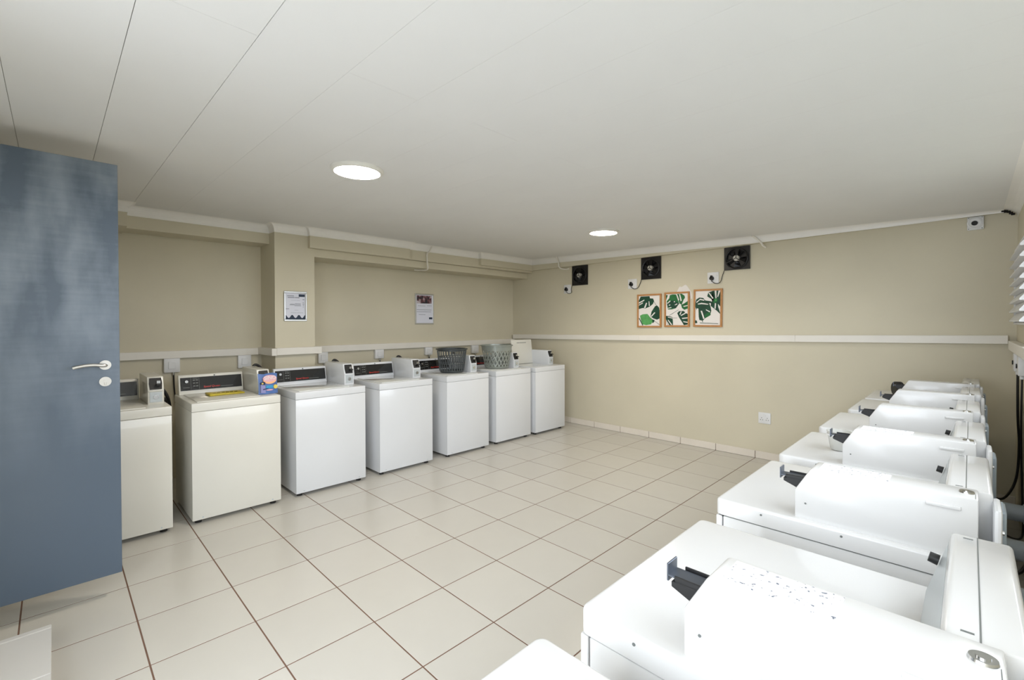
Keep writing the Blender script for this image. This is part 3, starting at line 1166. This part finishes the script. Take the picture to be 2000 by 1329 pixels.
fan(-.400, -.116, 2.138, 2.436, -.501, 2.092, 'black square extractor fan nearest the left corner', 'white socket below the leftmost extractor fan')
fan(.769, 1.051, 2.148, 2.443, .629, 2.101, 'black square extractor fan in the middle of the three', 'white socket below the middle extractor fan')
fan(1.856, 2.14, 2.182, 2.449, 1.722, 2.106, 'black square extractor fan on the right of the three', 'white socket below the rightmost extractor fan')


# ------------------------------------------------------------------ leaf pictures
def picture(x0, x1, z0, z1, frm, leaves, slits, stems, label, tilt=0.0):
    """leaf print: solid leaves with paper coloured slits; outlines in the print's own grid frm = (left, right, top, bottom)"""
    cx, cz = (x0 + x1) / 2, (z0 + z1) / 2
    hw, hh = (x1 - x0) / 2, (z1 - z0) / 2
    r = thing('framed_print', label, 'picture', (cx, YB, cz), 0, 'framed leaf prints')
    r.rotation_euler = (0, tilt, 0)
    f = .022
    t = B()
    box(t, -hw, hw, -.022, 0, hh - f, hh, .002, 1)
    box(t, -hw, hw, -.022, 0, -hh, -hh + f, .002, 1)
    box(t, -hw, -hw + f, -.022, 0, -hh + f, hh - f, .002, 1)
    box(t, hw - f, hw, -.022, 0, -hh + f, hh - f, .002, 1)
    obj('frame', t, M['wood'], r)
    t = B()
    box(t, -hw + f, hw - f, -.012, 0, -hh + f, hh - f)
    pp = obj('print', t, M['paper'], r)
    ex = (-hw + f + .001, hw - f - .001, -hh + f + .001, hh - f - .001)

    def mp(q):
        u = (q[0] - frm[0]) / (frm[1] - frm[0])
        v = (q[1] - frm[2]) / (frm[3] - frm[2])
        return (-hw + f + u * 2 * (hw - f), hh - f - v * 2 * (hh - f))

    def flat(t, pts, lev):
        vs = [t.verts.new((min(max(p[0], ex[0]), ex[1]), -lev, min(max(p[1], ex[2]), ex[3]))) for p in pts]
        fc = t.faces.new(vs)
        bmesh.ops.triangulate(t, faces=[fc])
    lev = .0124
    for mk, pts in leaves:
        t = B()
        flat(t, [mp(p) for p in pts], lev)
        obj('leaf', t, M[mk], pp)
        lev += .0003
    t = B()
    for pts in slits:
        flat(t, [mp(p) for p in pts], lev + .0003)
    if len(t.faces):
        obj('leaf_slit', t, M['paper'], pp)
    t = B()
    for a, b, w in stems:
        a, b = Vector(mp(a)), Vector(mp(b))
        d = (b - a).normalized()
        n = Vector((-d.y, d.x)) * w
        flat(t, [a + n, b + n, b - n, a - n], lev + .0006)
    obj('stem', t, M['leafdark'], pp)


picture(.708, 1.059, 1.496, 1.947, (150, 575, 310, 930),
        [('leafdark', [(150, 400), (190, 320), (370, 320), (380, 365), (440, 370), (460, 420), (440, 480), (380, 530), (290, 570), (230, 560), (150, 580)]),
         ('leafdark', [(480, 530), (520, 515), (560, 560), (572, 640), (572, 780), (520, 805), (450, 780), (390, 740), (410, 640)]),
         ('leafdark', [(420, 800), (470, 810), (465, 850), (430, 880)]),
         ('leaflight', [(175, 720), (230, 690), (330, 685), (370, 740), (420, 800), (430, 850), (400, 900), (300, 915), (230, 900), (200, 830)])],
        [[(150, 440), (265, 385), (265, 408), (150, 468)], [(150, 490), (235, 442), (235, 464), (150, 508)], [(255, 562), (300, 452), (322, 458), (292, 560)],
         [(353, 425), (366, 425), (378, 520), (356, 520)], [(395, 735), (470, 650), (487, 664), (412, 748)]],
        [((455, 430), (572, 620), .0022), ((380, 760), (572, 910), .0022), ((158, 770), (235, 922), .006)],
        'oak framed print of dark and pale green leaves, leftmost of three')
picture(1.101, 1.436, 1.504, 1.956, (720, 1180, 275, 915),
        [('leafmid', [(800, 300), (860, 285), (930, 290), (960, 340), (1000, 480), (930, 570), (840, 590), (760, 590), (740, 480), (735, 420), (790, 360)]),
         ('leafdark', [(740, 470), (800, 420), (900, 410), (1000, 480), (930, 570), (840, 560), (760, 540)]),
         ('leafmid', [(720, 290), (760, 300), (740, 350), (720, 400)]),
         ('leafmid', [(950, 285), (1050, 280), (1110, 320), (1120, 360), (1080, 450), (1060, 500), (1010, 480), (980, 400)]),
         ('leafmid', [(1040, 500), (1100, 480), (1180, 430), (1180, 580), (1110, 605), (1060, 570)]),
         ('leafdark', [(960, 670), (1000, 630), (1100, 630), (1130, 670), (1180, 690), (1180, 900), (1100, 915), (1060, 850), (1000, 760)]),
         ('leafdark', [(720, 720), (790, 730), (860, 750), (870, 850), (870, 912), (760, 912), (740, 840), (720, 790)])],
        [[(745, 460), (810, 406), (818, 424), (756, 474)], [(778, 500), (816, 488), (812, 506), (784, 514)], [(888, 428), (912, 422), (912, 446), (890, 448)],
         [(905, 500), (960, 472), (964, 490), (915, 510)], [(758, 562), (830, 543), (842, 560), (770, 572)], [(936, 284), (962, 296), (1002, 400), (982, 424)],
         [(998, 284), (1024, 296), (1056, 420), (1030, 432)], [(1095, 400), (1124, 366), (1124, 420), (1070, 497), (1058, 490)], [(1088, 530), (1178, 512), (1178, 530), (1095, 547)],
         [(1008, 692), (1040, 634), (1054, 644), (1026, 704)], [(1030, 713), (1130, 661), (1138, 680), (1046, 728)], [(1058, 768), (1180, 757), (1180, 776), (1066, 788)],
         [(1083, 833), (1180, 848), (1180, 868), (1095, 853)], [(760, 742), (870, 763), (868, 778), (765, 758)], [(768, 798), (854, 900), (832, 912), (762, 815)], [(742, 830), (794, 912), (768, 912)]],
        [((790, 715), (990, 600), .0018), ((860, 765), (960, 765), .0018)],
        'oak framed print of split green leaves, middle of three')
picture(1.487, 1.834, 1.506, 1.972, (1345, 1840, 225, 940),
        [('leafdark', [(1345, 470), (1360, 400), (1420, 360), (1500, 370), (1540, 420), (1610, 460), (1650, 560), (1665, 640), (1640, 740), (1540, 800), (1500, 850), (1430, 835), (1410, 740), (1345, 560)]),
         ('leafdark', [(1580, 340), (1600, 260), (1690, 230), (1840, 225), (1840, 540), (1835, 710), (1780, 650), (1650, 540), (1690, 480), (1720, 440)]),
         ('leafdark', [(1520, 420), (1700, 450), (1690, 490), (1560, 470)]),
         ('leafdark', [(1345, 840), (1380, 850), (1390, 900), (1345, 905)]),
         ('leafmid', [(1710, 400), (1750, 380), (1790, 410), (1775, 470), (1730, 490), (1690, 470)]),
         ('leaflight', [(1735, 415), (1755, 400), (1765, 430), (1745, 450)]),
         ('leafmid', [(1530, 740), (1640, 640), (1655, 730), (1545, 795)])],
        [[(1362, 455), (1440, 386), (1524, 408), (1522, 430), (1440, 410), (1372, 472)], [(1392, 490), (1470, 471), (1604, 498), (1602, 515), (1470, 499), (1400, 507)],
         [(1372, 590), (1408, 590), (1422, 855), (1372, 835)], [(1453, 640), (1482, 640), (1534, 800), (1510, 818)], [(1558, 608), (1642, 653), (1636, 674), (1563, 632)],
         [(1598, 262), (1630, 272), (1704, 380), (1690, 398)], [(1723, 228), (1758, 228), (1762, 380), (1745, 392)], [(1800, 228), (1838, 225), (1792, 362), (1778, 352)],
         [(1574, 368), (1682, 428), (1672, 454), (1578, 404)], [(1733, 482), (1757, 492), (1748, 604), (1728, 592)], [(1793, 500), (1840, 560), (1840, 695), (1798, 562)]],
        [((1490, 850), (1500, 880), .004), ((1440, 895), (1800, 908), .003)],
        'oak framed print of two large split leaves, rightmost of three', .012)

# torn sheet of paper peeking out behind the middle print
t = B()
prism(t, [(1.255, 1.90), (1.262, 1.957), (1.30, 2.025), (1.33, 2.018), (1.375, 2.045), (1.395, 2.032), (1.448, 1.955), (1.462, 1.91), (1.462, 1.86), (1.44, 1.86), (1.44, 1.90)], 'y', YB - .0025, YB - .0003)
tag(obj('paper_sheet', t, M['paper']), 'torn white paper on the wall behind the middle leaf print', 'paper')

# double socket low on the back wall
r = thing('wall_socket', 'white double wall socket low on the back wall', 'socket', (2.294, YB, .469))
obj('plate', box(B(), -.063, .063, -.010, 0, -.063, .063, .004, 2), M['whiteplastic'], r, True)
for sx in (-.028, .030):
    t = B()
    for (dx, dz) in ((0, .022), (-.011, 0), (.011, 0)):
        cyl(t, (sx + dx, -.0102, dz - .02), (sx + dx, -.0108, dz - .02), .0045, n=10)
    obj('pin_holes', t, M['greyprint'], r)
obj('switch', box(B(), -.012, .014, -.014, -.009, .020, .040, .002, 1), M['whiteplastic'], r, True)

# round faced vent at the top right
r = thing('wall_speaker', 'square white wall unit with round face and black centre, top right', 'speaker', (3.953, YB, 2.418))
obj('plate', box(B(), -.052, .052, -.030, 0, -.058, .058, .008, 2), M['whiteplastic'], r, True)
t = B()
lathe(t, [(.050, 0), (.048, .008), (.040, .010), (.036, .006), (.026, .006), (.020, .002)], 36)
xform(t, Matrix.Translation((-.004, -.030, 0)) @ Matrix.Rotation(PI / 2, 4, 'X'))
obj('round_bezel', t, M['whiteplastic'], r, True)
t = B()
cyl(t, (-.006, -.030, 0), (-.006, -.036, 0), .021, .019, n=24)
obj('dark_centre', t, M['blackm'], r, True)
t = B()
for sx in (-.042, .040):
    for sz in (-.048, .048):
        cyl(t, (sx, -.029, sz), (sx, -.0315, sz), .004, n=8)
obj('screw', t, M['greyprint'], r)


# ------------------------------------------------------------------ notices on the left wall
def notice(x, y0, y1, z0, z1, label):
    r = thing('framed_notice', label, 'notice', (x, (y0 + y1) / 2, (z0 + z1) / 2))
    hw, hh = (y1 - y0) / 2, (z1 - z0) / 2
    f = .020
    t = B()
    box(t, 0, .014, -hw, hw, hh - f, hh, .004, 1)
    box(t, 0, .014, -hw, hw, -hh, -hh + f, .004, 1)
    box(t, 0, .014, -hw, -hw + f, -hh + f, hh - f, .004, 1)
    box(t, 0, .014, hw - f, hw, -hh + f, hh - f, .004, 1)
    obj('frame', t, M['alu'], r)
    p = obj('sheet', box(B(), 0, .006, -hw + f, hw - f, -hh + f, hh - f), M['noticepaper'], r)
    return r, p, hw - f, hh - f


def strips(p, name, m, rows, hw, hh):
    t = B()
    for (a, b, zc, th) in rows:
        box(t, .0055, .0068, a * hw, b * hw, zc * hh - th * hh, zc * hh + th * hh)
    obj(name, t, m, p)


r, p, hw, hh = notice(PX, 1.470, 1.716, 1.586, 1.912, 'silver framed notice with a navy wave, on the pilaster')
strips(p, 'heading_print', M['ink'], [(-.85, -.15, .78, .022), (-.80, -.10, .66, .025), (-.06, .42, .66, .025)], hw, hh)
strips(p, 'body_print', M['inkpale'], [(-.45, .1, .45, .012), (.12, .45, .45, .012), (-.5, .1, -.50, .018), (.14, .8, -.50, .018), (-.1, .3, -.3, .012)], hw, hh)
strips(p, 'paragraph_print', M['ink'], [(-.05, .55, .19, .018), (-.55, -.08, .16, .014), (-.6, .55, .10, .016), (-.1, .58, .03, .012), (-.98, -.66, -.20, .018)], hw, hh)
strips(p, 'icon_print', M['ink'], [(.74, .92, .52, .024), (.74, .86, .30, .018), (.74, .90, .18, .024), (.76, .88, .06, .018), (.76, .86, -.06, .014)], hw, hh)
strips(p, 'logo_block', M['navy'], [(.34, .97, .83, .10)], hw, hh)
t = B()
n = 40
up_, lo_ = [], []
for k in range(n + 1):
    s = k / n
    yy = -hw + 2 * hw * s
    zz = -hh + hh * (.22 + .12 * math.cos(2 * PI * 2.9 * s + .35))
    up_.append((yy, zz))
for k in range(n):
    (ya, za), (yb, zb) = up_[k], up_[k + 1]
    t.faces.new([t.verts.new(q) for q in ((.0066, ya, -hh), (.0066, yb, -hh), (.0066, yb, zb), (.0066, ya, za))])
obj('wave_print', t, M['navy'], p)

r, p, hw, hh = notice(XL, 3.437, 3.765, 1.545, 1.995, 'silver framed notice with a photo, on the recessed wall')
obj('photo_print', box(B(), .0055, .0068, -hw * .93, hw * .86, .40 * hh, .96 * hh), M['photo'], p)
strips(p, 'body_print', M['ink'], [(-.8, .1, .22, .010), (.3, .9, .24, .010), (-.95, .85, -.06, .012), (-.95, .8, -.20, .012), (-.7, .1, -.40, .012)], hw, hh)
strips(p, 'logo_block', M['navy'], [(.54, .95, -.66, .07)], hw, hh)

# ------------------------------------------------------------------ conduits on the cornices
for pts, lab in [([(-1.13, 3.33, 2.585), (-1.185, 3.33, 2.53), (-1.236, 3.33, 2.50), (-1.236, 3.33, 2.38), (-1.24, 3.34, 2.315), (-1.30, 3.36, 2.293), (-1.42, 3.34, 2.296), (-1.50, 3.30, 2.305)], 'cream conduit bending under the left wall beam'),
                 ([(-.62, 5.335, 2.60), (-.62, 5.38, 2.54), (-.62, 5.395, 2.50), (-.615, 5.395, 2.45), (-.58, 5.41, 2.415), (-.53, 5.455, 2.405), (-.47, 5.46, 2.412)], 'cream conduit beside the leftmost extractor fan'),
                 ([(2.20, 5.335, 2.538), (2.235, 5.38, 2.50), (2.27, 5.395, 2.46), (2.29, 5.405, 2.425), (2.305, 5.45, 2.405)], 'cream conduit just right of the rightmost extractor fan')]:
    tag(obj('cable_conduit', tube(B(), spline(pts, 5), .011, 8), M['trunk'], smooth=True), lab, 'conduit')


# ------------------------------------------------------------------ laundry baskets
def basket_dark(x, y, z):
    r = thing('laundry_basket', 'dark charcoal laundry basket with upright slots on a washer', 'basket', (x, y, z), 0, 'laundry baskets on the washers')
    r0, r1, H = .146, .182, .295
    rad = lambda zz: r0 + (r1 - r0) * zz / H
    t = B()
    lathe(t, [(.001, .004), (r0 - .006, .004), (r0, .010), (rad(.028), .028), (rad(.028) - .003, .028), (r0 - .004, .012), (.001, .008)], 40)
    obj('base', t, M['basketdark'], r, True)
    t = B()
    n = 30
    for k in range(n):
        a = 2 * PI * k / n
        for (za, zb, sh) in ((.024, .115, 0), (.105, .20, .5), (.19, .272, 0)):
            aa = a + sh * 2 * PI / n
            p0 = Vector((rad(za) * math.cos(aa), rad(za) * math.sin(aa), za))
            p1 = Vector((rad(zb) * math.cos(aa), rad(zb) * math.sin(aa), zb))
            tube(t, [p0, (p0 + p1) / 2, p1], .0055, 6)
    o = obj('slat', t, M['basketdark'], r, True)
    o['kind'] = 'stuff'
    t = B()
    for zz in (.11, .195):
        lathe(t, [(rad(zz) - .004, zz - .004), (rad(zz) + .004, zz - .004), (rad(zz) + .004, zz + .004), (rad(zz) - .004, zz + .004)], 40, closed=True)
    obj('hoop', t, M['basketdark'], r, True)
    t = B()
    lathe(t, [(r1 - .006, H - .03), (r1 - .002, H - .03), (r1, H - .006), (r1 + .016, H - .012), (r1 + .018, H - .004), (r1 + .010, H + .003), (r1 - .002, H + .003), (r1 - .006, H)], 48, closed=True)
    obj('rim', t, M['basketdark'], r, True)


def basket_grey(x, y, z):
    r = thing('laundry_basket', 'silver grey laundry basket with diamond holes on a washer', 'basket', (x, y, z), 0, 'laundry baskets on the washers')
    r0, r1, H = .162, .208, .312
    rad = lambda zz: r0 + (r1 - r0) * zz / H
    t = B()
    lathe(t, [(.001, .004), (r0 - .006, .004), (r0, .010), (rad(.03), .03), (rad(.03) - .003, .03), (r0 - .004, .012), (.001, .008)], 40)
    obj('base', t, M['basketgrey'], r, True)
    t = B()
    z0, z1 = .028, .245
    n = 22
    for k in range(n):
        for sg in (1, -1):
            a0 = 2 * PI * k / n
            q = []
            for j in range(10):
                s = j / 9
                zz = z0 + (z1 - z0) * s
                aa = a0 + sg * s * 2 * PI / n * 2.0
                q.append((rad(zz) * math.cos(aa), rad(zz) * math.sin(aa), zz))
            ring = []
            for j, p in enumerate(q):
                aa = a0 + sg * j / 9 * 2 * PI / n * 2.0
                w_ = .0085
                tang = Vector((-math.sin(aa), math.cos(aa), 0)) * w_
                nrm = Vector((math.cos(aa), math.sin(aa), 0)) * .0015
                P = Vector(p)
                ring.append([t.verts.new(P - tang - nrm), t.verts.new(P + tang - nrm), t.verts.new(P + tang + nrm), t.verts.new(P - tang + nrm)])
            for u_, v_ in zip(ring, ring[1:]):
                for e in range(4):
                    t.faces.new((u_[e], u_[(e + 1) % 4], v_[(e + 1) % 4], v_[e]))
    o = obj('lattice', t, M['basketgrey'], r)
    o['kind'] = 'stuff'
    t = B()
    lathe(t, [(rad(z1) - .002, z1 - .008), (rad(z1) + .003, z1 - .008), (r1 + .002, H - .008), (r1 + .014, H - .012), (r1 + .016, H - .003), (r1 + .008, H + .004), (r1 - .002, H + .004), (r1 - .003, H - .01)], 48, closed=True)
    obj('rim', t, M['basketgrey'], r, True)


basket_dark(-.60, 3.245, WH + .008)
basket_grey(-.60, 4.02, WH + .008)

# ------------------------------------------------------------------ detergent packet and yellow pouch
r = thing('detergent_packet', 'bright blue and orange detergent packet standing on the cream washer', 'packet', (-.383, 1.042, WH + .001), 0.12)
pw, ph = .083, .178


def pouch(bm, w, h, d):
    rows = 8
    cols = 8
    for sg in (1, -1):
        g = []
        for i in range(rows + 1):
            s = i / rows
            thick = d * (math.sin(PI * min(1, s * .75 + .30)) ** .8) if s < .999 else .0008
            if s == 0:
                thick = d * .9
            row = []
            for j in range(cols + 1):
                u = -1 + 2 * j / cols
                x = sg * max(.0006, thick * (1 - abs(u) ** 3))
                row.append(bm.verts.new((x, u * w * (1 - .04 * math.sin(PI * s)), s * h + .004 * math.sin(u * 4) * (s > .9))))
            g.append(row)
        for i in range(rows):
            for j in range(cols):
                bm.faces.new((g[i][j], g[i][j + 1], g[i + 1][j + 1], g[i + 1][j]))
        if sg == 1:
            b0 = g[0]
        else:
            for j in range(cols):
                bm.faces.new((b0[j], b0[j + 1], g[0][j + 1], g[0][j]))
    return bm


lean = Matrix.Rotation(math.radians(-5), 4, 'Y')
t = pouch(B(), pw, ph, .026)
t.transform(lean)
body = obj('pouch', t, M['pblue'], r, True)


def decal(name, m, pts, x=.029):
    t = B()
    prism(t, pts, 'x', x - .014, x)
    t.transform(lean)
    obj(name, t, m, body)


ell = lambda cy, cz, a, b, n=20, a0=0, a1=2 * PI: [(cy + a * math.cos(a0 + (a1 - a0) * k / n), cz + b * math.sin(a0 + (a1 - a0) * k / n)) for k in range(n)]
decal('orange_swoosh', M['porange'], ell(.006, .120, .056, .034), .0285)
decal('pale_oval', M['ppink'], ell(.006, .134, .058, .030), .0295)
decal('cyan_band', M['pcyan'], [(-.03, .048), (.032, .052), (.030, .074), (-.03, .072)], .0295)
decal('yellow_spot', M['pyellow'], ell(.052, .058, .017, .018), .0295)
decal('violet_corner', M['pviolet'], [(-.074, .015), (-.034, .010), (-.034, .075), (-.072, .085)], .0285)
decal('dark_stripe', M['pnavy'], [(-.055, .038), (-.012, .046), (-.012, .052), (-.055, .046)], .0305)
decal('dark_patch', M['pnavy'], [(-.074, .086), (-.036, .082), (-.034, .104), (-.050, .110), (-.074, .102)], .0300)
decal('pale_spot', M['pyellow'], ell(-.058, .094, .008, .007), .0310)
decal('cream_line', M['ppink'], ell(.0, .034, .03, .006), .0295)
t = text_bm('SINO', .044, .0006)
t.transform(Matrix(((0, 0, 1, .0303), (1, 0, 0, .008), (0, 1, 0, .138), (0, 0, 0, 1))))
t.transform(lean)
obj('lettering', t, M['paper'], body)

r = thing('yellow_pouch', 'flat yellow printed pouch lying on the cream washer lid', 'packet', (-.60, .76, WH + .0075), .03)
t = B()
box(t, -.075, .075, -.135, .135, 0, .016, .007, 3)
for v in t.verts:
    v.co.z *= 1 + .3 * math.sin(v.co.y * 40) * (v.co.z > .008)
yp = obj('pouch', t, M['yellowp'], r, True)
t = B()
for k_ in range(6):
    box(t, .02, .034, -.10 + k_ * .033, -.078 + k_ * .033, .0155, .0215, .002, 1)
obj('print', t, M['olive'], yp)

# ------------------------------------------------------------------ clear cup and black cap on the dryers
r = thing('plastic_cup', 'clear white plastic cup on a dryer beside its coin box', 'cup', (3.478, 2.46, DH + .001))
t = B()
lathe(t, [(.0005, .002), (.034, .002), (.037, .006), (.050, .088), (.054, .090), (.053, .093), (.048, .092), (.035, .008), (.0005, .005)], 32)
obj('cup_wall', t, M['tub'], r, True)
t = B()
lathe(t, [(.049, .070), (.0515, .072), (.0505, .078), (.048, .076)], 32, closed=True)
obj('band', t, M['whiteplastic'], r, True)

r = thing('cable_coil', 'small black coil of cable on the far dryers', 'cable', (3.50, 4.83, DH + .001), .5)
t = B()
for k_ in range(4):
    pts = [(.0 + .012 * k_ - .02, .055 * math.cos(2 * PI * j / 24), .062 + .055 * math.sin(2 * PI * j / 24)) for j in range(24)]
    tube(t, pts, .0075, 6, closed=True)
obj('loop', t, M['cable'], r, True)
t = B()
cyl(t, (-.028, 0, .062), (.028, 0, .062), .046, n=24)
obj('core', t, M['blackm'], r, True)

# tiny flat prints and screw heads: too small to pick apart singly
for o in list(COL.objects):
    if o.parent and o.name.split('.')[0] in ('screw', 'panel_markings', 'clip_slot', 'label_strip', 'body_print', 'heading_print', 'paragraph_print', 'icon_print',
                                             'leaf_slit', 'stem', 'pin_holes', 'lettering', 'brand_lettering', 'print', 'hinge', 'hoop', 'motor_bracket') and o.type == 'MESH' \
            and not o.children:
        o['kind'] = 'stuff'
